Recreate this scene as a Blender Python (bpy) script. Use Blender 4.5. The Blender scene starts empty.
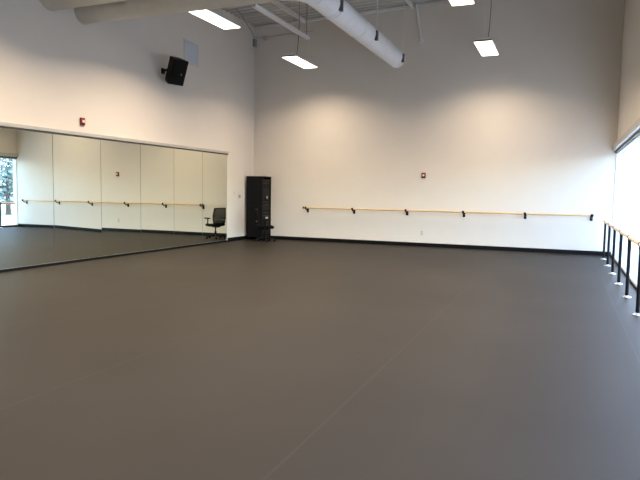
import bpy, bmesh, math, random
from mathutils import Vector, Matrix
random.seed(7)
S = bpy.context.scene
C = S.collection
PI = math.pi

# room constants (metres); camera stands at x = 0, y = 0
XL, XR, YB, YF = -8.734, 1.09, 15.93, -3.0
CAMZ = 1.441
def roof(x): return 6.28 + 0.031 * (x - XL)

# ------------------------------------------------------------------ helpers
def tag(o, label=None, cat=None, group=None, kind=None):
    if label: o['label'] = label
    if cat: o['category'] = cat
    if group: o['group'] = group
    if kind: o['kind'] = kind
    return o

def obj(name, bm, m, parent=None, smooth=False, bevel=0.0):
    me = bpy.data.meshes.new(name)
    bmesh.ops.recalc_face_normals(bm, faces=bm.faces[:])
    bm.to_mesh(me); bm.free()
    if smooth:
        for p in me.polygons: p.use_smooth = True
    o = bpy.data.objects.new(name, me)
    C.objects.link(o)
    for mm in (m if isinstance(m, (list, tuple)) else [m]): me.materials.append(mm)
    if parent is not None: o.parent = parent
    if bevel:
        b = o.modifiers.new('bevel', 'BEVEL'); b.width = bevel; b.segments = 2; b.limit_method = 'ANGLE'
        b.angle_limit = math.radians(40)
    if smooth:
        try:
            me.set_sharp_from_angle(angle=math.radians(40))
        except Exception: pass
    return o

def thing(name, label, cat, loc=(0, 0, 0), rotz=0.0, group=None):
    o = bpy.data.objects.new(name, None); C.objects.link(o)
    o.empty_display_size = 0.1
    o.location = loc; o.rotation_euler = (0, 0, rotz)
    return tag(o, label, cat, group)

def box(bm, x0, x1, y0, y1, z0, z1, mi=0):
    vs = [bm.verts.new((x, y, z)) for x in (x0, x1) for y in (y0, y1) for z in (z0, z1)]
    for f in ((0, 1, 3, 2), (4, 6, 7, 5), (0, 4, 5, 1), (2, 3, 7, 6), (0, 2, 6, 4), (1, 5, 7, 3)):
        bm.faces.new([vs[i] for i in f]).material_index = mi
    return vs

def bx(*a):
    bm = bmesh.new(); box(bm, *a); return bm

def ring(c, t, up, r, n):
    t = t.normalized()
    a = t.cross(up)
    if a.length < 1e-4: a = t.cross(Vector((1, 0, 0)))
    a.normalize(); b = a.cross(t).normalized()
    return [c + r * (math.cos(2 * PI * i / n) * a + math.sin(2 * PI * i / n) * b) for i in range(n)]

def tube(bm, pts, r, n=12, caps=True, up=Vector((0, 0, 1)), mi=0):
    pts = [Vector(p) for p in pts]
    rs = r if isinstance(r, (list, tuple)) else [r] * len(pts)
    rows = []
    for i, p in enumerate(pts):
        if i == 0: t = pts[1] - p
        elif i == len(pts) - 1: t = p - pts[-2]
        else: t = (pts[i + 1] - p).normalized() + (p - pts[i - 1]).normalized()
        rows.append([bm.verts.new(v) for v in ring(p, t, up, rs[i], n)])
    for a, b in zip(rows, rows[1:]):
        for i in range(n):
            bm.faces.new((a[i], a[(i + 1) % n], b[(i + 1) % n], b[i])).material_index = mi
    if caps:
        bm.faces.new(rows[0][::-1]).material_index = mi
        bm.faces.new(rows[-1]).material_index = mi
    return bm

def tb(pts, r, n=12, **k): return tube(bmesh.new(), pts, r, n, **k)

def lathe(bm, prof, c=(0, 0, 0), n=20, axis='Z', mi=0):
    c = Vector(c)
    def P(r, h, a):
        u, v = r * math.cos(a), r * math.sin(a)
        return c + {'Z': Vector((u, v, h)), 'X': Vector((h, u, v)), 'Y': Vector((u, h, v))}[axis]
    rows = [[bm.verts.new(P(max(r, 1e-4), h, 2 * PI * i / n)) for i in range(n)] for r, h in prof]
    for a, b in zip(rows, rows[1:]):
        for i in range(n):
            bm.faces.new((a[i], a[(i + 1) % n], b[(i + 1) % n], b[i])).material_index = mi
    bm.faces.new(rows[0][::-1]).material_index = mi; bm.faces.new(rows[-1]).material_index = mi
    return bm

def lt(*a, **k): return lathe(bmesh.new(), *a, **k)

def rbox(x0, x1, y0, y1, z0, z1, r, seg=4):
    """box with rounded vertical corners plus softened top and bottom edges"""
    bm = bmesh.new(); rows = []
    e = min(r * 0.45, (z1 - z0) * 0.4)
    for z, ins in ((z0, e), (z0 + e, 0), (z1 - e, 0), (z1, e)):
        rr = max(r - ins, 0.002); row = []
        for cx, cy, a0 in ((x1 - r, y1 - r, 0), (x0 + r, y1 - r, 1), (x0 + r, y0 + r, 2), (x1 - r, y0 + r, 3)):
            for k in range(seg + 1):
                a = (a0 + k / seg) * PI / 2
                row.append(bm.verts.new((cx + rr * math.cos(a), cy + rr * math.sin(a), z)))
        rows.append(row)
    n = len(rows[0])
    for a, b in zip(rows, rows[1:]):
        for i in range(n): bm.faces.new((a[i], a[(i + 1) % n], b[(i + 1) % n], b[i]))
    bm.faces.new(rows[0][::-1]); bm.faces.new(rows[-1])
    return bm

def xf(bm, M):
    bmesh.ops.transform(bm, matrix=M, verts=bm.verts[:]); return bm

def copy_tree(o, parent=None):
    c = o.copy(); C.objects.link(c)
    if parent is not None: c.parent = parent
    for ch in list(o.children): copy_tree(ch, c)
    return c

# ------------------------------------------------------------------ materials
def mat(name, col, rough=0.6, metal=0.0, var=0.0, scale=8.0, bump=0.0, spec=0.5, stretch=None):
    m = bpy.data.materials.new(name); m.use_nodes = True
    nt = m.node_tree; N, L = nt.nodes, nt.links
    b = N['Principled BSDF']
    b.inputs['Roughness'].default_value = rough
    b.inputs['Metallic'].default_value = metal
    b.inputs['Specular IOR Level'].default_value = spec
    tc = N.new('ShaderNodeTexCoord'); mp = N.new('ShaderNodeMapping')
    L.new(tc.outputs['Object'], mp.inputs['Vector'])
    if stretch: mp.inputs['Scale'].default_value = stretch
    no = N.new('ShaderNodeTexNoise'); no.inputs['Scale'].default_value = scale; no.inputs['Detail'].default_value = 4
    L.new(mp.outputs['Vector'], no.inputs['Vector'])
    r = N.new('ShaderNodeValToRGB')
    r.color_ramp.elements[0].position = 0.3; r.color_ramp.elements[1].position = 0.7
    r.color_ramp.elements[0].color = [max(c * (1 - var), 0) for c in col] + [1]
    r.color_ramp.elements[1].color = [min(c * (1 + var), 1) for c in col] + [1]
    L.new(no.outputs['Fac'], r.inputs['Fac']); L.new(r.outputs['Color'], b.inputs['Base Color'])
    if bump:
        bp = N.new('ShaderNodeBump'); bp.inputs['Strength'].default_value = bump; bp.inputs['Distance'].default_value = 0.01
        L.new(no.outputs['Fac'], bp.inputs['Height']); L.new(bp.outputs['Normal'], b.inputs['Normal'])
    return m

def emit(name, col, s):
    m = bpy.data.materials.new(name); m.use_nodes = True
    nt = m.node_tree; nt.nodes.clear()
    e = nt.nodes.new('ShaderNodeEmission'); o = nt.nodes.new('ShaderNodeOutputMaterial')
    e.inputs['Color'].default_value = (*col, 1); e.inputs['Strength'].default_value = s
    nt.links.new(e.outputs[0], o.inputs['Surface']); return m

M = {}
M['wall'] = mat('wall_paint', (0.70, 0.65, 0.59), 0.75, var=0.012, scale=2.0, bump=0.03, spec=0.25)
M['deck'] = mat('roof_deck_paint', (0.50, 0.485, 0.465), 0.6, var=0.05, scale=3)
M['steel_white'] = mat('white_painted_steel', (0.72, 0.71, 0.69), 0.45, var=0.03, scale=10)
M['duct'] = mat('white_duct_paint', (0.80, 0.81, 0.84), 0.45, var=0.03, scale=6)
M['black'] = mat('black_powder_coat', (0.0054, 0.0054, 0.0063), 0.45, spec=0.12, var=0.2, scale=30)
M['black_rubber'] = mat('black_vinyl_base', (0.0054, 0.0049, 0.0049), 0.5, spec=0.12, var=0.2, scale=20)
M['black_plastic'] = mat('black_plastic', (0.0063, 0.0063, 0.0067), 0.5, spec=0.12, var=0.15, scale=60, bump=0.05)
M['grille'] = mat('speaker_grille_mesh', (0.0045, 0.0045, 0.0049), 0.65, spec=0.12, var=0.5, scale=220, bump=0.2)
M['fabric'] = mat('black_seat_fabric', (0.0063, 0.0063, 0.0067), 0.9, spec=0.12, var=0.3, scale=180, bump=0.2)
M['chrome'] = mat('satin_metal', (0.78, 0.78, 0.78), 0.3, 1.0, var=0.05, scale=30)
M['alu'] = mat('anodised_aluminium', (0.50, 0.49, 0.47), 0.45, 0.35, var=0.05, scale=12)
M['alu_dark'] = mat('dark_aluminium', (0.10, 0.10, 0.10), 0.45, 0.5, var=0.1, scale=12)
M['clamp'] = mat('grey_clamp', (0.10, 0.10, 0.11), 0.5, var=0.05)
M['frame'] = mat('pale_window_frame', (0.72, 0.76, 0.76), 0.4, var=0.03)
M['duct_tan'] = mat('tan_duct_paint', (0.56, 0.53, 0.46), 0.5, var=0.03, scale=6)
M['mirror_edge'] = mat('dark_green_glass_edge', (0.10, 0.115, 0.095), 0.6, var=0.03)
M['wood'] = mat('varnished_ash', (0.72, 0.50, 0.27), 0.35, var=0.14, scale=5, stretch=(1.2, 14, 14))
M['wood_y'] = mat('varnished_ash_long', (0.80, 0.64, 0.46), 0.35, var=0.14, scale=5, stretch=(14, 1.2, 14))
M['red'] = mat('red_plastic', (0.20, 0.010, 0.010), 0.4, var=0.05)
M['strobe'] = mat('clear_strobe_lens', (0.85, 0.83, 0.80), 0.2, var=0.02)
M['plate'] = mat('white_plastic', (0.64, 0.60, 0.55), 0.4, var=0.02)
M['socket'] = mat('socket_grey', (0.30, 0.29, 0.27), 0.5, var=0.05)
M['vent'] = mat('vent_enamel', (0.66, 0.69, 0.76), 0.5, var=0.03)
M['grey_cord'] = mat('grey_cord', (0.10, 0.10, 0.10), 0.6, var=0.1)
M['rack_blue'] = mat('rack_fascia', (0.0099, 0.0095, 0.0126), 0.35, spec=0.12, var=0.2, scale=25)
M['lens'] = emit('lit_fluorescent_lens', (1.0, 0.88, 0.72), 4.5)
M['bark'] = mat('bark', (0.10, 0.075, 0.055), 0.9, var=0.3, scale=12)
M['leaf'] = mat('tree_leaves', (0.10, 0.17, 0.17), 0.7, var=0.4, scale=2.5)
M['leaf2'] = mat('blue_green_leaves', (0.10, 0.17, 0.26), 0.7, var=0.4, scale=2.5)
M['paving'] = mat('pale_concrete_paving', (0.16, 0.16, 0.16), 0.85, var=0.08, scale=1.2)
M['bright_strip'] = mat('added_bright_strip', (0.46, 0.46, 0.455), 0.85, var=0.04, scale=1.5)
M['render'] = mat('added_building_white', (0.82, 0.82, 0.80), 0.8, var=0.03, scale=2)

# studio floor: rolled grey vinyl, one seam every two metres
def floor_mat():
    m = bpy.data.materials.new('grey_dance_vinyl'); m.use_nodes = True
    nt = m.node_tree; N, L = nt.nodes, nt.links; b = N['Principled BSDF']
    geo = N.new('ShaderNodeNewGeometry'); sp = N.new('ShaderNodeSeparateXYZ')
    L.new(geo.outputs['Position'], sp.inputs[0])
    def mth(op, a, bb=None):
        n = N.new('ShaderNodeMath'); n.operation = op
        for i, v in enumerate((a, bb)):
            if v is None: continue
            if isinstance(v, (int, float)): n.inputs[i].default_value = v
            else: L.new(v, n.inputs[i])
        return n.outputs[0]
    # distance to the nearest seam (x = 0.67 + 2k)
    d = mth('ABSOLUTE', mth('SUBTRACT', mth('FRACT', mth('DIVIDE', mth('ADD', sp.outputs['X'], 20.33), 2.0)), 0.5))
    d = mth('MULTIPLY', d, 2.0)
    line = mth('LESS_THAN', d, 0.009)
    big = N.new('ShaderNodeTexNoise'); big.inputs['Scale'].default_value = 0.55; big.inputs['Detail'].default_value = 5
    L.new(geo.outputs['Position'], big.inputs['Vector'])
    scuff = N.new('ShaderNodeTexNoise'); scuff.inputs['Scale'].default_value = 3.2; scuff.inputs['Detail'].default_value = 8
    scuff.inputs['Roughness'].default_value = 0.7
    mp = N.new('ShaderNodeMapping'); mp.inputs['Scale'].default_value = (1.0, 0.5, 1); mp.inputs['Rotation'].default_value = (0, 0, 0.5)
    L.new(geo.outputs['Position'], mp.inputs[0]); L.new(mp.outputs[0], scuff.inputs['Vector'])
    r = N.new('ShaderNodeValToRGB'); e = r.color_ramp.elements
    e[0].position = 0.35; e[1].position = 0.68
    e[0].color = (0.034, 0.0300, 0.026, 1); e[1].color = (0.040, 0.0355, 0.031, 1)
    L.new(big.outputs['Fac'], r.inputs['Fac'])
    mx = N.new('ShaderNodeMixRGB'); L.new(r.outputs['Color'], mx.inputs['Color1'])
    mx.inputs['Color2'].default_value = (0.14, 0.135, 0.13, 1)
    L.new(mth('MULTIPLY', line, 0.07), mx.inputs['Fac'])
    mx2 = N.new('ShaderNodeMixRGB'); L.new(mx.outputs['Color'], mx2.inputs['Color1'])
    mx2.inputs['Color2'].default_value = (0.075, 0.07, 0.065, 1)
    sc = N.new('ShaderNodeValToRGB'); sc.color_ramp.elements[0].position = 0.66; sc.color_ramp.elements[1].position = 0.78
    sc.color_ramp.elements[1].color = (0.4, 0.4, 0.4, 1)
    L.new(scuff.outputs['Fac'], sc.inputs['Fac']); L.new(sc.outputs['Color'], mx2.inputs['Fac'])
    L.new(mx2.outputs['Color'], b.inputs['Base Color'])
    b.inputs['Roughness'].default_value = 0.50
    b.inputs['Specular IOR Level'].default_value = 0.04
    fine = N.new('ShaderNodeTexNoise'); fine.inputs['Scale'].default_value = 90
    L.new(geo.outputs['Position'], fine.inputs['Vector'])
    bp = N.new('ShaderNodeBump'); bp.inputs['Strength'].default_value = 0.05; bp.inputs['Distance'].default_value = 0.004
    L.new(fine.outputs['Fac'], bp.inputs['Height']); L.new(bp.outputs['Normal'], b.inputs['Normal'])
    return m
M['floor'] = floor_mat()

def mirror_mat():
    m = bpy.data.materials.new('greenish_mirror_glass'); m.use_nodes = True
    b = m.node_tree.nodes['Principled BSDF']
    b.inputs['Base Color'].default_value = (0.80, 0.83, 0.73, 1)
    b.inputs['Metallic'].default_value = 1.0; b.inputs['Roughness'].default_value = 0.0
    return m
M['mirror'] = mirror_mat()

def pane_mat():
    m = bpy.data.materials.new('window_glass'); m.use_nodes = True
    nt = m.node_tree; nt.nodes.clear(); N, L = nt.nodes, nt.links
    t = N.new('ShaderNodeBsdfTransparent'); t.inputs['Color'].default_value = (0.90, 0.955, 0.99, 1)
    g = N.new('ShaderNodeBsdfGlossy'); g.inputs['Roughness'].default_value = 0.0
    f = N.new('ShaderNodeMixShader'); f.inputs['Fac'].default_value = 0.05
    o = N.new('ShaderNodeOutputMaterial')
    L.new(t.outputs[0], f.inputs[1]); L.new(g.outputs[0], f.inputs[2]); L.new(f.outputs[0], o.inputs['Surface'])
    return m
M['glass'] = pane_mat()

# ------------------------------------------------------------------ setting
def struct(name, bm, m, parent=None, **k):
    o = obj(name, bm, m, parent, **k)
    if parent is None: o['kind'] = 'structure'
    return o

T = 0.2
fl = struct('floor', bx(XL - T, XR + T, YF - T, YB + T, -0.12, 0.0), M['floor'])
tag(fl, 'dark grey vinyl dance floor with faint seams')
tag(struct('wall_left', bx(XL - T, XL, YF, YB, 0, 6.9), M['wall']), 'white left wall above and beside the mirrors')
tag(struct('wall_back', bx(XL - T, XR + T, YB, YB + T, 0, 6.9), M['wall']), 'tall white back wall behind the barre')
struct('wall_front', bx(XL - T, XR + T, YF - T, YF, 0, 6.9), M['wall'])
ZH, ZS, W0, BAY, NB = 2.50, 0.05, 15.925, 0.915, 20
bm = bmesh.new()
box(bm, XR, XR + T, YF, YB, ZH, 6.9)
box(bm, XR, XR + T, YF, W0 - BAY * NB, 0, ZH)
box(bm, XR, XR + T, W0 - BAY * NB, W0, 0, ZS)
tag(struct('wall_right', bm, M['wall']), 'white right wall above the tall windows')

# ribbed roof deck, sloping up to the right
bm = bmesh.new()
prof = []
y = YF - T; k = 0
while y < YB + T:
    prof += [(y, 0.0), (y + 0.10, 0.0), (y + 0.13, 0.04), (y + 0.20, 0.04)]
    y += 0.23
rows = []
for x in (XL - T, XR + T):
    rows.append(([bm.verts.new((x, yy, roof(x) + zz)) for yy, zz in prof], [bm.verts.new((x, yy, roof(x) + 0.2)) for yy, zz in prof]))
(a0, a1), (b0, b1) = rows
for i in range(len(prof) - 1):
    bm.faces.new((a0[i], a0[i + 1], b0[i + 1], b0[i])); bm.faces.new((a1[i], b1[i], b1[i + 1], a1[i + 1]))
    bm.faces.new((a0[i], a1[i], a1[i + 1], a0[i + 1])); bm.faces.new((b0[i], b0[i + 1], b1[i + 1], b1[i]))
bm.faces.new((a0[0], b0[0], b1[0], a1[0])); bm.faces.new((a0[-1], a1[-1], b1[-1], b0[-1]))
tag(struct('ceiling', bm, M['deck']), 'ribbed metal roof deck')

tag(struct('baseboard_back', bx(XL, XR, YB - 0.012, YB, 0, 0.105), M['black_rubber']), 'black base strip along the back wall')
tag(struct('baseboard_left', bx(XL, XL + 0.012, 14.42, YB - 0.012, 0, 0.105), M['black_rubber']), 'black base strip in the left corner')
tag(struct('baseboard_right', bx(XR - 0.012, XR, YF, YB - 0.012, 0, 0.05), M['black_rubber']), 'black base strip under the windows')
tag(struct('trim_1', bx(XR - 0.09, XR, YF, YB, ZH + 0.03, ZH + 0.16), M['alu'], bevel=0.006), 'grey metal header above the windows')
tag(struct('trim_2', bx(XR - 0.03, XR, YF, YB, ZH - 0.025, ZH + 0.03), M['alu_dark']), 'dark strip under the window header')
# ledger angle where the roof meets the back wall
bm = bmesh.new()
vs = box(bm, XL, XR, YB - 0.07, YB, 0, 0.06)
for v in vs: v.co.z += roof(v.co.x) - 0.065
tag(struct('trim_3', bm, M['steel_white']), 'steel angle under the roof at the back wall')

# windows, one bay at a time
for i in range(NB):
    y1 = W0 - BAY * i; y0 = y1 - BAY
    f = 0.022; bm = bmesh.new()
    xa, xb = XR + 0.004, XR + 0.026
    box(bm, xa, xb, y0, y0 + f, ZS, ZH); box(bm, xa, xb, y1 - f, y1, ZS, ZH)
    box(bm, xa, xb, y0 + f, y1 - f, ZS, ZS + 0.03); box(bm, xa, xb, y0 + f, y1 - f, ZH - 0.05, ZH)
    w = struct('window_%d' % (i + 1), bm, M['frame'])
    obj('pane', bx(XR + 0.012, XR + 0.018, y0 + f, y1 - f, ZS + 0.03, ZH - 0.05), M['glass'], w)

# ------------------------------------------------------------------ mirror wall
PW, MZ0, MZ1, MY1 = 1.219, 0.055, 2.44, 14.375
ordinal = ['nearest the back corner', 'second from the back corner', 'third from the back corner', 'fourth from the back corner',
           'fifth from the back corner', 'sixth from the back corner', 'seventh from the back corner', 'eighth from the back corner',
           'ninth from the back corner', 'tenth from the back corner']
warp = [(0.0002, 0.0002, 0.0), (0.0, 0.0003, 0.0001), (0.0003, 0.0, 0.0), (-0.0004, 0.0005, 0.0001),
        (0.0003, 0.007, -0.0003), (-0.0004, -0.0006, 0.0), (0.0, 0, 0), (0, 0, 0), (0, 0, 0), (0, 0, 0)]
for i in range(10):
    y1 = MY1 - PW * i - 0.005; y0 = y1 - PW + 0.010
    a, b, c = warp[i]
    bm = bmesh.new(); ny, nz = 14, 14; X = XL + 0.008
    fr = []; bk = []
    for iy in range(ny + 1):
        yy = y0 + (y1 - y0) * iy / ny; u = iy / ny * 2 - 1
        fr.append([]); bk.append([])
        for iz in range(nz + 1):
            zz = MZ0 + (MZ1 - MZ0) * iz / nz
            low = max(0.0, 1.0 - zz / 1.2)
            dx = a * zz + b * (u + 1) * 0.5 * low * low + c * u * u
            fr[-1].append(bm.verts.new((X + dx, yy, zz))); bk[-1].append(bm.verts.new((XL + 0.002, yy, zz)))
    for iy in range(ny):
        for iz in range(nz):
            bm.faces.new((fr[iy][iz], fr[iy + 1][iz], fr[iy + 1][iz + 1], fr[iy][iz + 1]))
            bm.faces.new((bk[iy][iz], bk[iy][iz + 1], bk[iy + 1][iz + 1], bk[iy + 1][iz]))
    for iy in range(ny):
        bm.faces.new((fr[iy][0], bk[iy][0], bk[iy + 1][0], fr[iy + 1][0])); bm.faces.new((fr[iy][nz], fr[iy + 1][nz], bk[iy + 1][nz], bk[iy][nz]))
    for iz in range(nz):
        bm.faces.new((fr[0][iz], fr[0][iz + 1], bk[0][iz + 1], bk[0][iz])); bm.faces.new((fr[ny][iz], bk[ny][iz], bk[ny][iz + 1], fr[ny][iz + 1]))
    bm.normal_update()
    for fc in bm.faces:
        if abs(fc.normal.x) < 0.5: fc.material_index = 1
    o = obj('wall_mirror', bm, [M['mirror'], M['mirror_edge']], smooth=True)
    tag(o, 'tall frameless mirror panel on the left wall, ' + ordinal[i], 'mirror', 'mirror panels on the left wall')
ye = MY1 - PW * 10
t = obj('mirror_backing', bx(XL, XL + 0.0018, ye, MY1, MZ0 + 0.005, MZ1 - 0.022), M['mirror_edge'])
tag(t, 'thin dark backing board showing in the joints between the mirrors', 'backing board')
bm = bmesh.new(); box(bm, XL, XL + 0.045, ye, MY1 + 0.03, MZ1 + 0.01, MZ1 + 0.075)
t = obj('mirror_rail', bm, M['alu'], bevel=0.004)
tag(t, 'grey metal rail along the top of the mirrors', 'rail')
obj('lip', bx(XL, XL + 0.028, ye, MY1 + 0.02, MZ1 - 0.02, MZ1 + 0.01), M['alu_dark'], t)
t = obj('mirror_sill', bx(XL, XL + 0.022, ye, MY1 + 0.005, 0.0, 0.045), M['black_rubber'])
tag(t, 'black base channel along the foot of the mirrors', 'channel')
obj('lip', bx(XL, XL + 0.020, ye, MY1 + 0.005, 0.045, 0.052), M['alu_dark'], t)

# ------------------------------------------------------------------ fluorescent fixtures
FW, FL, FZ = 0.39, 1.36, 4.715
def make_fixture(cord_top):
    r = thing('hanging_light', 'x', 'ceiling light')
    bm = bmesh.new()
    # housing: a shallow trough open below, with flared sides
    w, l = FW / 2, FL / 2
    def loop(dx, dy, z): return [bm.verts.new(p) for p in ((-dx, -dy, z), (dx, -dy, z), (dx, dy, z), (-dx, dy, z))]
    Ls = [loop(w - 0.02, l - 0.005, 0.0), loop(w + 0.004, l + 0.004, 0.0), loop(w + 0.004, l + 0.004, 0.02), loop(w - 0.09, l - 0.01, 0.085)]
    for a, b in zip(Ls, Ls[1:]):
        for i in range(4): bm.faces.new((a[i], a[(i + 1) % 4], b[(i + 1) % 4], b[i]))
    bm.faces.new(Ls[-1])
    obj('housing', bm, M['steel_white'], r)
    obj('lens', bx(-w + 0.012, w - 0.012, -l + 0.012, l - 0.012, -0.012, 0.004), M['lens'], r)
    for s in (-1, 1):
        obj('end_cap', bx(-w + 0.02, w - 0.02, s * (l + 0.007) - 0.006, s * (l + 0.007) + 0.006, 0.0, 0.03), M['alu_dark'], r)
        obj('hanger_wire', tb([(0, s * (l - 0.15), 0.08), (0, s * (l - 0.15), cord_top)], 0.0025, 6), M['steel_white'], r)
    obj('power_cord', tb([(0.06, -l + 0.32, 0.08), (0.085, -l + 0.34, 0.35), (0.10, -l + 0.36, 0.8), (0.10, -l + 0.36, cord_top)], 0.009, 8), M['grey_cord'], r)
    return r
FX = (-6.38, -1.78)
LAMP_W, LAMP_C, SPREAD = 79.0, (1.0, 0.80, 0.58), 146
names = {(0, 14.04): 'lit fluorescent light hanging in front of the back wall, left of the white duct',
         (0, 10.02): 'lit fluorescent light hanging under the elbow duct near the left wall',
         (1, 14.04): 'lit fluorescent light hanging in front of the back wall, right of the white duct',
         (1, 10.02): 'lit fluorescent light cut off by the top of the photo, right of the white duct',
         (0, 6.28): 'lit fluorescent light in the mirror-side row, third from the back wall',
         (1, 6.28): 'lit fluorescent light in the window-side row, third from the back wall',
         (0, 2.4): 'lit fluorescent light in the mirror-side row, farthest from the back wall',
         (1, 2.4): 'lit fluorescent light in the window-side row, farthest from the back wall'}
protos = [make_fixture(roof(FX[0]) - FZ + 0.01), make_fixture(roof(FX[1]) - FZ + 0.01)]
used = [False, False]
for (col, yy), lab in names.items():
    p = protos[col]
    o = copy_tree(p) if used[col] else p
    used[col] = True
    o.location = (FX[col], yy, FZ)
    tag(o, lab, 'ceiling light', 'hanging fluorescent lights')
    ld = bpy.data.lights.new('fluorescent_tubes', 'AREA'); ld.shape = 'RECTANGLE'; ld.size = FW - 0.04; ld.size_y = FL - 0.04
    ld.energy = LAMP_W; ld.color = LAMP_C; ld.spread = math.radians(SPREAD)
    lo = bpy.data.objects.new('fluorescent_tubes', ld); C.objects.link(lo)
    lo.parent = o; lo.location = (0, 0, -0.02)

# ------------------------------------------------------------------ ducts
def arc(c, r, a0, a1, n, z):
    return [(c[0] + r * math.cos(math.radians(a0 + (a1 - a0) * i / n)), c[1] + r * math.sin(math.radians(a0 + (a1 - a0) * i / n)), z) for i in range(n + 1)]
DX, DZ, DR, DY, DE = -4.09, 4.82, 0.2207, 9.1, 14.92
t = thing('air_duct', 'white round duct running to the back wall after an elbow from the left wall', 'duct', (DX, DE, DZ))
def rel(pts, o): return [tuple(Vector(p) - Vector(o)) for p in pts]
o0 = (DX, DE, DZ); ER = 0.42
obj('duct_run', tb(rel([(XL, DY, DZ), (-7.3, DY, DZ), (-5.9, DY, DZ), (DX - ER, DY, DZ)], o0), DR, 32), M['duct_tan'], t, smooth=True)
obj('elbow', tb(rel(arc((DX - ER, DY + ER), ER, -90, 0, 5, DZ), o0), DR + 0.003, 32), M['duct'], t, smooth=False)
bm = tb(rel([(DX, DY + ER, DZ), (DX, 11.5, DZ), (DX, DE - 0.02, DZ), (DX, DE, DZ)], o0), [DR, DR, DR, DR - 0.02], 32)
obj('duct_run', bm, M['duct'], t, smooth=True)
for y in (10.35, 11.75, 13.15):
    obj('coupling', tb(rel([(DX, y, DZ), (DX, y + 0.035, DZ)], o0), DR + 0.007, 32), M['duct'], t)
for x in (-7.6, -5.9):
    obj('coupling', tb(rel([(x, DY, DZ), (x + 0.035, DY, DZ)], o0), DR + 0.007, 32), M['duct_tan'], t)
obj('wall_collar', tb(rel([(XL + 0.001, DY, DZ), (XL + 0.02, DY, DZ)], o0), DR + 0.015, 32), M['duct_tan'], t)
for y in (10.25, 12.42, 14.66):
    s = obj('duct_clamp', bx(DR * 0.86, DR + 0.03, y - 0.04 - DE, y + 0.04 - DE, -0.14, 0.06), M['clamp'], t)
    obj('hanger_rod', tb([(DR + 0.005, y - DE, 0.04), (DR + 0.005, y - DE, roof(DX) - DZ + 0.02)], 0.008, 8), M['steel_white'], s)
    obj('band', tb(rel([(DX, y - 0.02, DZ), (DX, y + 0.02, DZ)], o0), DR + 0.005, 32), M['duct'], s)
y2, r2, z2 = 8.29, 0.30, 4.93
o1 = (DX, y2, z2)
t = thing('air_duct', 'larger white duct at the top left, in front of the elbow duct', 'duct', o1)
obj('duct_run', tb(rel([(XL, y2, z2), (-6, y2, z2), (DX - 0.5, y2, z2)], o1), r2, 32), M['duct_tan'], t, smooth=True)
obj('elbow', tb(rel(arc((DX - 0.5, y2 - 0.5), 0.5, 90, 0, 5, z2), o1), r2 + 0.003, 32), M['duct'], t)
obj('duct_run', tb(rel([(DX, y2 - 0.5, z2), (DX, 5, z2), (DX, 3.0, z2)], o1), r2, 32), M['duct'], t, smooth=True)
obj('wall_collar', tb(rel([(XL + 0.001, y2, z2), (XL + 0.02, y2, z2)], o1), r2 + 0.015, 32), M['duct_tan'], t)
for xx, yy in ((-6.9, y2), (DX, 4.2), (DX, 6.6)):
    obj('hanger_rod', tb(rel([(xx, yy, z2 + r2 - 0.01), (xx, yy, roof(xx) + 0.02)], o1), 0.008, 8), M['steel_white'], t)

# ------------------------------------------------------------------ roof joists, bracing, conduit
jl = [
      (-7.09, 'white steel roof joist meeting the back wall above the left hanging light'),
      (-5.50, 'white steel roof joist meeting the back wall behind the white duct'),
      (-3.96, 'white steel roof joist meeting the back wall above the braced pipe'),
      (-2.40, 'white steel roof joist above the right hanging light'),
      (-0.85, 'white steel roof joist right of the right hanging light'),
      (0.70, 'white steel roof joist nearest the windows')]
for x, lab in jl:
    bm = bmesh.new(); z = roof(x)
    box(bm, -0.025, 0.025, YF, YB - 0.072, -0.012, 0.004); box(bm, -0.006, 0.006, YF, YB - 0.072, -0.10, -0.012)
    box(bm, -0.025, 0.025, YF, YB - 0.072, -0.115, -0.10)
    o = obj('roof_joist', bm, M['steel_white']); o.location = (x, 0, z - 0.004)
    tag(o, lab, 'joist', 'steel roof joists')
# strut hung below the roof beside the left row of lights
o = thing('strut_rail', 'white steel strut rail hung slantwise above the left hanging light', 'rail', (-6.15, 12.57, 5.28))
bm = bmesh.new(); box(bm, -0.05, 0.05, -1.42, 1.40, -0.035, 0.035)
obj('rail', bm, M['steel_white'], o, bevel=0.006)
for y in (-1.2, 1.32):
    obj('hanger_rod', tb([(0.0, y, 0.03), (0, y, roof(-6.15) - 5.28 + 0.01)], 0.007, 8), M['grey_cord'], o)
o = thing('pipe_brace', 'thin white pipe brace reaching down the back wall beside the duct end', 'brace', (-3.86, YB, 6.3))
obj('pipe', tb([(0, -0.10, 0.1), (0.02, -0.10, 0.0), (0.14, -0.07, -0.78), (0.145, -0.05, -0.84)], 0.032, 10), M['steel_white'], o, smooth=True)
obj('foot_plate', bx(0.085, 0.205, -0.055, -0.003, -0.90, -0.79), M['steel_white'], o)
obj('side_pipe', tb([(0.0, -0.10, 0.02), (1.05, -0.11, 0.085)], 0.016, 8), M['steel_white'], o, smooth=True)
o = thing('sensor_box', 'small dark sensor box high in the back left corner', 'sensor', (XL, YB, 5.80))
obj('body', bx(0.003, 0.09, -0.14, -0.02, -0.11, 0.10), M['socket'], o, bevel=0.01)
obj('cable', tb([(0.04, -0.10, 0.09), (0.2, -0.5, 0.16), (0.3, -1.0, 0.27), (0.35, -1.4, 0.42), (0.40, -1.8, roof(XL) - 5.80 - 0.005)], 0.008, 6), M['grey_cord'], o)
o = thing('conduit_run', 'thin grey conduit with a round box near the top of the back wall', 'conduit', (XL, YB, 5.93))
obj('conduit', tb([(0.02, -0.02, 0.03), (0.35, -0.02, 0.03), (1.9, -0.02, 0.08)], 0.014, 8), M['deck'], o)
obj('junction_box', lt([(0.075, -0.05), (0.075, -0.005), (0.06, 0.0)], (0.36, 0, 0.0), 16, 'Y'), M['deck'], o)

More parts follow.
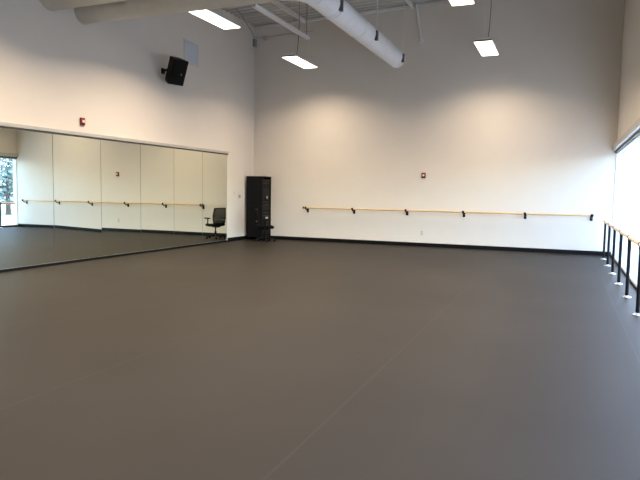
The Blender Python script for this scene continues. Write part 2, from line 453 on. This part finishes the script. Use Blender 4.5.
# ------------------------------------------------------------------ wall fittings, left wall
SP = (-8.29, 11.53, 4.10)
sp = thing('wall_speaker', 'black loudspeaker tilted down on a bracket high on the left wall', 'speaker', SP)
Ms = Matrix.Rotation(math.radians(-20), 4, 'Z') @ Matrix.Rotation(math.radians(24), 4, 'Y')
hw, hh, dp = 0.205, 0.29, 0.28
bm = bmesh.new()
prof = [(0.0, hh), (0.0, -hh), (-dp * 0.8, -hh), (-dp, -hh + 0.07), (-dp, hh)]
def side(s): return [bm.verts.new((x, s * (hw if x > -0.05 else hw * 0.66), z)) for x, z in prof]
A, B = side(-1), side(1)
bm.faces.new(A); bm.faces.new(B[::-1])
for i in range(5): bm.faces.new((A[i], A[(i + 1) % 5], B[(i + 1) % 5], B[i]))
obj('cabinet', xf(bm, Ms), M['black_plastic'], sp, bevel=0.012)
g = obj('grille', xf(rbox(-0.001, 0.016, -hw + 0.015, hw - 0.015, -hh + 0.015, hh - 0.015, 0.006), Ms), M['grille'], sp)
obj('badge', xf(lt([(0.012, 0.014), (0.012, 0.021)], (0, 0, 0), 12, 'X'), Ms @ Matrix.Translation((0, 0.07, -0.03))), M['chrome'], sp)
br = obj('bracket', xf(tb([(-dp + 0.02, 0, 0.02), (-dp - 0.05, 0, 0.0)], 0.03, 12), Ms), M['black'], sp)
obj('wall_plate', bx(XL - SP[0], XL - SP[0] + 0.025, -0.05, 0.05, 0.0, 0.13), M['black'], br)
c0 = Ms @ Vector((-dp - 0.05, 0, 0))
obj('arm', tb([tuple(c0), (XL - SP[0] + 0.02, 0.0, 0.07)], 0.028, 12), M['black'], br)

VY0, VY1, VZ0, VZ1 = 12.36, 12.99, 4.53, 5.10
v = thing('wall_vent', 'pale louvred air vent on the left wall behind the speaker', 'vent', (XL, (VY0 + VY1) / 2, (VZ0 + VZ1) / 2))
w, h = (VY1 - VY0) / 2, (VZ1 - VZ0) / 2; bm = bmesh.new()
box(bm, 0, 0.015, -w, -w + 0.035, -h, h); box(bm, 0, 0.015, w - 0.035, w, -h, h)
box(bm, 0, 0.015, -w + 0.035, w - 0.035, -h, -h + 0.035); box(bm, 0, 0.015, -w + 0.035, w - 0.035, h - 0.035, h)
obj('frame', bm, M['plate'], v)
for i in range(14):
    z = -h + 0.055 + i * (2 * h - 0.11) / 13; bm = bmesh.new()
    vs = box(bm, 0.001, 0.013, -w + 0.035, w - 0.035, -0.012, 0.012)
    for q in vs: q.co.z += z - (q.co.x - 0.006) * 1.2
    obj('louvre', bm, M['vent'], v)

def alarm(loc, rz, label):
    a = thing('fire_alarm', label, 'fire alarm', loc, rz, 'red fire alarm strobes')
    obj('body', rbox(-0.062, 0.062, -0.045, 0.0, -0.082, 0.082, 0.01), M['red'], a)
    obj('strobe_lens', rbox(-0.03, 0.03, -0.062, -0.044, -0.026, 0.032, 0.008), M['strobe'], a)
    bm = bmesh.new()
    for i in range(4): box(bm, -0.04, 0.04, -0.047, -0.044, -0.068 + i * 0.009, -0.064 + i * 0.009)
    obj('horn_grille', bm, M['black_plastic'], a)
    a.scale = (0.88, 0.88, 0.88)
alarm((XL, 9.01, 2.725), PI / 2, 'red fire alarm strobe on the left wall above the mirrors')
alarm((-3.545, YB, 1.925), 0, 'red fire alarm strobe on the back wall above the barre')

o = thing('power_outlet', 'small white power outlet low on the back wall under the barre', 'outlet', (-3.55, YB, 0.37))
obj('cover_plate', bx(-0.045, 0.045, -0.008, 0, -0.07, 0.07), M['plate'], o, bevel=0.002)
for z in (-0.03, 0.03): obj('socket', bx(-0.018, 0.018, -0.011, -0.006, z - 0.015, z + 0.015), M['socket'], o)
o = thing('wall_thermostat', 'small wall control with a dark face beside the black rack', 'wall control', (XL, 15.06, 1.29))
obj('cover_plate', bx(0, 0.012, -0.075, 0.075, -0.085, 0.085), M['plate'], o, bevel=0.003)
obj('display', bx(0.010, 0.017, -0.05, 0.05, -0.055, 0.02), M['socket'], o)
o = thing('light_switch', 'small white light switch between the mirrors and the wall control', 'switch', (XL, 14.78, 1.36))
obj('cover_plate', bx(0, 0.008, -0.04, 0.04, -0.06, 0.06), M['plate'], o, bevel=0.002)
obj('toggle', bx(0.006, 0.020, -0.008, 0.008, -0.012, 0.018), M['plate'], o)

# ------------------------------------------------------------------ barre on the back wall
BZ, BY = 0.978, -0.17
ba = thing('ballet_barre', 'long wooden ballet barre bracketed along the back wall', 'barre', (-3.2, YB, BZ))
bxs = [-6.93] + [-7.03 + 1.53 * i for i in range(1, 6)]
cuts = [-6.99, bxs[1] + 0.02, bxs[2] + 0.9, bxs[4] - 0.25, 0.64]
for a, b in zip(cuts, cuts[1:]):
    obj('bar', tb([(a + 3.2 + 0.002, BY, 0), (b + 3.2 - 0.002, BY, 0)], 0.024, 16), M['wood'], ba, smooth=True)
def bracket(x, end=0):
    b = obj('bracket', tb([(x, -0.004, -0.075), (x, -0.10, -0.07), (x, BY + 0.02, -0.05), (x, BY, -0.028)], 0.016, 10), M['black'], ba, smooth=True)
    obj('wall_plate', bx(x - 0.032, x + 0.032, -0.014, -0.003, -0.14, -0.01), M['black'], b, bevel=0.003)
    obj('clamp', tb([(x - 0.028, BY, 0), (x + 0.028, BY, 0)], 0.032, 16), M['black'], b)
for x in bxs: bracket(x + 3.2)
for x in (-7.0, 0.64):
    obj('end_cap', tb([(x + 3.2 - 0.02, BY, 0), (x + 3.2 + 0.02, BY, 0)], 0.031, 16), M['black'], ba, smooth=True)

# ------------------------------------------------------------------ free-standing barre along the windows
PX, PZ = 0.885, 0.865
bw = thing('ballet_barre', 'wooden ballet barre on black floor posts along the windows', 'barre', (PX, 10, 0))
obj('bar', tb([(0, 15.62 - 10, PZ), (0, 11.6 - 10, PZ), (0, 5.0 - 10, PZ)], 0.034, 16), M['wood_y'], bw, smooth=True)
for i in range(7):
    y = 15.03 - 1.385 * i - 10
    p = obj('post', tb([(0, y, 0.005), (0, y, PZ - 0.03)], 0.024, 14), M['black'], bw, smooth=True)
    obj('base_flange', lt([(0.062, 0.0), (0.062, 0.006), (0.055, 0.012), (0.030, 0.014), (0.028, 0.03)], (0, y, 0), 24), M['chrome'], p, smooth=True)
    s = bmesh.new(); tube(s, [(0, y - 0.025, PZ), (0, y + 0.025, PZ)], 0.039, 16); tube(s, [(0, y, PZ - 0.06), (0, y, PZ - 0.02)], 0.027, 12)
    obj('saddle', s, M['black'], p)

# ------------------------------------------------------------------ equipment rack in the corner
RX0, RX1, RY0, RY1, RH = -8.655, -8.135, 15.34, 15.905, 1.86
rk = thing('equipment_rack', 'tall black audio equipment rack on castors in the back left corner', 'rack', ((RX0 + RX1) / 2, (RY0 + RY1) / 2, 0))
rx, ry = (RX1 - RX0) / 2, (RY1 - RY0) / 2
bm = bmesh.new(); z0 = 0.085
box(bm, -rx, rx, -ry, -ry + 0.02, z0, RH - 0.02); box(bm, -rx, rx, ry - 0.02, ry, z0, RH - 0.02)
box(bm, -rx, -rx + 0.02, -ry + 0.02, ry - 0.02, z0, RH - 0.02); box(bm, -rx + 0.02, rx, -ry + 0.02, ry - 0.02, z0, z0 + 0.03)
obj('carcass', bm, M['black'], rk)
obj('top_panel', bx(-rx - 0.006, rx + 0.006, -ry - 0.006, ry + 0.006, RH - 0.02, RH + 0.005), M['black'], rk, bevel=0.004)
bm = bmesh.new(); 
for s in (-1, 1): box(bm, rx - 0.03, rx - 0.004, s * (ry - 0.045) - 0.022, s * (ry - 0.045) + 0.022, z0 + 0.03, RH - 0.02)
obj('rack_rail', bm, M['black_plastic'], rk)
z = 0.14
for i, u in enumerate((4, 3, 2, 3, 1, 2, 2, 3, 2, 3, 4, 2, 3, 3)):
    h = u * 0.0445
    if z + h > RH - 0.03: break
    e = obj('rack_unit', rbox(-rx + 0.05, rx - 0.012, -ry + 0.07, ry - 0.07, z + 0.002, z + h - 0.002, 0.004), M['rack_blue'] if i % 3 else M['black_plastic'], rk)
    if i in (3, 5, 8):
        for yy in (-0.17, -0.08, 0.08, 0.17):
            obj('knob', lt([(0.014, 0.0), (0.012, 0.018)], (rx - 0.013, yy, z + h / 2), 12, 'X'), M['black'], e)
    z += h
d = obj('round_dial', lt([(0.075, 0.0), (0.075, 0.012), (0.055, 0.018), (0.05, 0.014)], (rx - 0.012, 0.02, 1.25), 24, 'X'), M['black_plastic'], rk)
obj('dial_face', lt([(0.048, 0.0), (0.03, 0.022), (0.008, 0.026)], (rx + 0.0, 0.02, 1.25), 20, 'X'), M['socket'], d, smooth=True)
obj('label', bx(rx - 0.013, rx - 0.006, -0.03, 0.11, 0.625, 0.675), M['plate'], rk)
for sx in (-1, 1):
    for sy in (-1, 1):
        cst = obj('castor', lt([(0.038, -0.014), (0.042, 0), (0.038, 0.014)], (sx * (rx - 0.06), sy * (ry - 0.07), 0.042), 16, 'Y'), M['black_rubber'], rk)
        obj('fork', bx(sx * (rx - 0.06) - 0.02, sx * (rx - 0.06) + 0.02, sy * (ry - 0.07) - 0.022, sy * (ry - 0.07) + 0.022, 0.062, 0.088), M['black'], cst)

# ------------------------------------------------------------------ office chair in front of the rack (faces +x in its own frame)
ch = thing('office_chair', 'black mesh-back office chair with armrests in front of the rack', 'chair', (-7.90, 15.09, 0), math.radians(24))
ch.scale = (0.95, 0.95, 0.95)
for i in range(5):
    a = math.radians(-6 + 72 * i); u = Vector((math.cos(a), math.sin(a), 0))
    lg = obj('base_arm', tb([tuple(u * 0.03 + Vector((0, 0, 0.115))), tuple(u * 0.29 + Vector((0, 0, 0.082)))], [0.028, 0.018], 10), M['black_plastic'], ch, smooth=True)
    c = u * 0.29; n = Vector((-u.y, u.x, 0))
    obj('castor', tb([tuple(c - n * 0.022 + Vector((0, 0, 0.031))), tuple(c + n * 0.022 + Vector((0, 0, 0.031)))], 0.030, 14), M['black_rubber'], lg)
    obj('castor_stem', tb([tuple(c + Vector((0, 0, 0.05))), tuple(c + Vector((0, 0, 0.085)))], 0.009, 8), M['black'], lg)
obj('column', lt([(0.034, 0.10), (0.034, 0.24), (0.020, 0.241), (0.020, 0.38)], (0, 0, 0), 16), M['black'], ch, smooth=True)
obj('tilt_mechanism', rbox(-0.14, 0.10, -0.09, 0.09, 0.36, 0.41, 0.03), M['black_plastic'], ch)
bm = rbox(-0.23, 0.27, -0.245, 0.245, 0.41, 0.485, 0.09, 6)
for v in bm.verts:
    if v.co.x > 0.15: v.co.z -= (v.co.x - 0.15) * 0.25
obj('seat', bm, M['fabric'], ch, smooth=True)
# backrest: frame plus mesh, curved
def backpt(s, t):   # s -1..1 across, t 0..1 up
    z = 0.50 + 0.46 * t
    x = -0.235 - 0.05 * t + 0.055 * math.sin(t * PI * 0.9) * 0.4 + 0.035 * s * s
    return Vector((x, s * (0.20 + 0.025 * math.sin(PI * min(1, t * 1.1))), z))
loop = [backpt(-1, t / 8) for t in range(9)] + [backpt(s / 4, 1.0) for s in range(-3, 4)] + [backpt(1, 1 - t / 8) for t in range(9)] + [backpt(-s / 4, 0.0) for s in range(-3, 4)]
bm = bmesh.new(); rows = []
n = len(loop)
for i in range(n):
    t_ = loop[(i + 1) % n] - loop[i - 1]
    rows.append([bm.verts.new(v) for v in ring(loop[i], t_, Vector((1, 0, 0)), 0.017, 8)])
for i in range(n):
    A, B = rows[i], rows[(i + 1) % n]
    for j in range(8): bm.faces.new((A[j], A[(j + 1) % 8], B[(j + 1) % 8], B[j]))
bk = obj('backrest', bm, M['black_plastic'], ch, smooth=True)
def mesh_mat():
    m = bpy.data.materials.new('black_chair_mesh'); m.use_nodes = True
    nt = m.node_tree; N, L = nt.nodes, nt.links; b = N['Principled BSDF']
    b.inputs['Base Color'].default_value = (0.008, 0.008, 0.008, 1); b.inputs['Roughness'].default_value = 0.9; b.inputs['Specular IOR Level'].default_value = 0.1
    tc = N.new('ShaderNodeTexCoord'); ck = N.new('ShaderNodeTexWave'); ck.inputs['Scale'].default_value = 60
    ck.bands_direction = 'Z'
    L.new(tc.outputs['Object'], ck.inputs['Vector'])
    mr = N.new('ShaderNodeMapRange'); mr.inputs['To Min'].default_value = 0.55; mr.inputs['To Max'].default_value = 0.85
    L.new(ck.outputs['Fac'], mr.inputs['Value']); L.new(mr.outputs[0], b.inputs['Alpha'])
    return m
M['chair_mesh'] = mesh_mat()
bm = bmesh.new(); G = [[bm.verts.new(backpt(s / 6, t / 10)) for t in range(11)] for s in range(-6, 7)]
for i in range(12):
    for j in range(10): bm.faces.new((G[i][j], G[i + 1][j], G[i + 1][j + 1], G[i][j + 1]))
o = obj('mesh_panel', bm, M['chair_mesh'], bk, smooth=True)
sm = o.modifiers.new('solid', 'SOLIDIFY'); sm.thickness = 0.004
bm = bmesh.new()
lum = [(backpt(s / 5, 0.22) + Vector((-0.022, 0, 0)), 0) for s in range(-4, 5)]
tube(bm, [p for p, _ in lum], 0.022, 8)
obj('lumbar_support', bm, M['clamp'], bk, smooth=True)
obj('back_stem', tb([(-0.10, 0, 0.385), (-0.24, 0, 0.40), (-0.29, 0, 0.47), (-0.268, 0, 0.60)], 0.024, 10), M['black_plastic'], ch, smooth=True)
for s in (-1, 1):
    ar = obj('armrest', tb([(0.0, s * 0.16, 0.40), (0.0, s * 0.275, 0.41), (-0.01, s * 0.29, 0.48), (-0.01, s * 0.29, 0.63)], 0.020, 10), M['black_plastic'], ch, smooth=True)
    obj('arm_pad', rbox(-0.11, 0.17, s * 0.285 - 0.045, s * 0.285 + 0.045, 0.63, 0.665, 0.03), M['black_plastic'], ar, smooth=True)

# ------------------------------------------------------------------ outside the windows
o = struct('ground', bx(XR + T, 90, -40, 90, -0.30, -0.02), M['paving']); tag(o, 'paving outside the windows')
o = struct('trim_4', bx(XR + T, 2.5, -20, 60, -0.02, 0.0), M['bright_strip']); tag(o, 'added pale walkway strip that whitens the view through the lower windows')  # made-up walkway: a bright strip so the lower glass looks white
def tree(x, y, h, cr, label, lm):
    t = thing('tree', label, 'tree', (x, y, -0.02), 0, 'trees outside the windows')
    obj('trunk', tb([(0, 0, 0), (0.03, 0, h * 0.3), (0, 0.03, h * 0.7)], [0.14, 0.1, 0.06], 10), M['bark'], t, smooth=True)
    bm = bmesh.new()
    for _ in range(1500):
        d = Vector((random.gauss(0, 1), random.gauss(0, 1), random.gauss(0, 1))).normalized() * (random.random() ** 0.4)
        c = Vector((d.x * cr, d.y * cr, h * 0.58 + d.z * h * 0.45))
        a = Vector((random.gauss(0, 1), random.gauss(0, 1), random.gauss(0, 1))).normalized(); b = a.orthogonal().normalized()
        s = 0.13
        bm.faces.new([bm.verts.new(c + q) for q in (a * s, b * s * 0.6, -a * s, -b * s * 0.6)])
    obj('crown', bm, lm, t)
tree(10.0, 23.0, 3.6, 1.5, 'leafy tree seen through the windows in the mirror', M['leaf'])
tree(13.2, 26.5, 4.2, 1.9, 'taller blue-green tree seen behind the leafy one in the mirror', M['leaf2'])
b = thing('added_white_building', 'added white building that brightens the view at the far end of the windows', 'building', (7.0, 42, -0.02))  # invented sunlit block, added so the glancing window view turns white
obj('wall', bx(-5.6, 6, 0, 6, 0, 6.5), M['render'], b)
obj('roof', bx(-5.8, 6.2, -0.2, 6.2, 6.5, 6.75), M['steel_white'], b)
obj('door', bx(2.5, 3.6, -0.05, 0.0, 0, 2.4), M['alu'], b)

# ------------------------------------------------------------------ daylight
w = bpy.data.worlds.new('World'); S.world = w; w.use_nodes = True
nt = w.node_tree; N, L = nt.nodes, nt.links
bg = N['Background']
sky = N.new('ShaderNodeTexSky'); sky.sky_type = 'NISHITA'; sky.sun_disc = False
sky.sun_elevation = math.radians(55); sky.sun_rotation = math.radians(-15); sky.air_density = 1.0; sky.dust_density = 2.0
L.new(sky.outputs['Color'], bg.inputs['Color']); bg.inputs['Strength'].default_value = 2.4
sun = bpy.data.lights.new('sun', 'SUN'); sun.energy = 8.0; sun.angle = math.radians(0.6); sun.color = (1, 0.96, 0.9)
so = bpy.data.objects.new('sun', sun); C.objects.link(so)
so.rotation_euler = (-Vector((-0.012, -0.45, 0.85))).to_track_quat('-Z', 'Y').to_euler()

# ------------------------------------------------------------------ camera
cam = bpy.data.cameras.new('camera'); cam.sensor_width = 36.0; cam.lens = 593.24 / 640 * 36; cam.clip_end = 300
co = bpy.data.objects.new('camera', cam); C.objects.link(co)
yaw, pitch, roll = 0.3894, 0.0810, 0.0161
F = Vector((-math.sin(yaw) * math.cos(pitch), math.cos(yaw) * math.cos(pitch), -math.sin(pitch)))
R0 = Vector((math.cos(yaw), math.sin(yaw), 0)); U0 = R0.cross(F)
R1 = math.cos(roll) * R0 + math.sin(roll) * U0; U1 = -math.sin(roll) * R0 + math.cos(roll) * U0
mw = Matrix((R1, U1, -F)).transposed().to_4x4(); mw.translation = (0, 0, CAMZ)
co.matrix_world = mw
S.camera = co

vs = S.view_settings
vs.view_transform = 'Standard'; vs.look = 'None'; vs.gamma = 1.0; vs.use_curve_mapping = False
vs.exposure = 0.20
S.cycles.max_bounces = 10; S.cycles.diffuse_bounces = 6; S.cycles.glossy_bounces = 6; S.cycles.transparent_max_bounces = 12
S.cycles.caustics_reflective = True
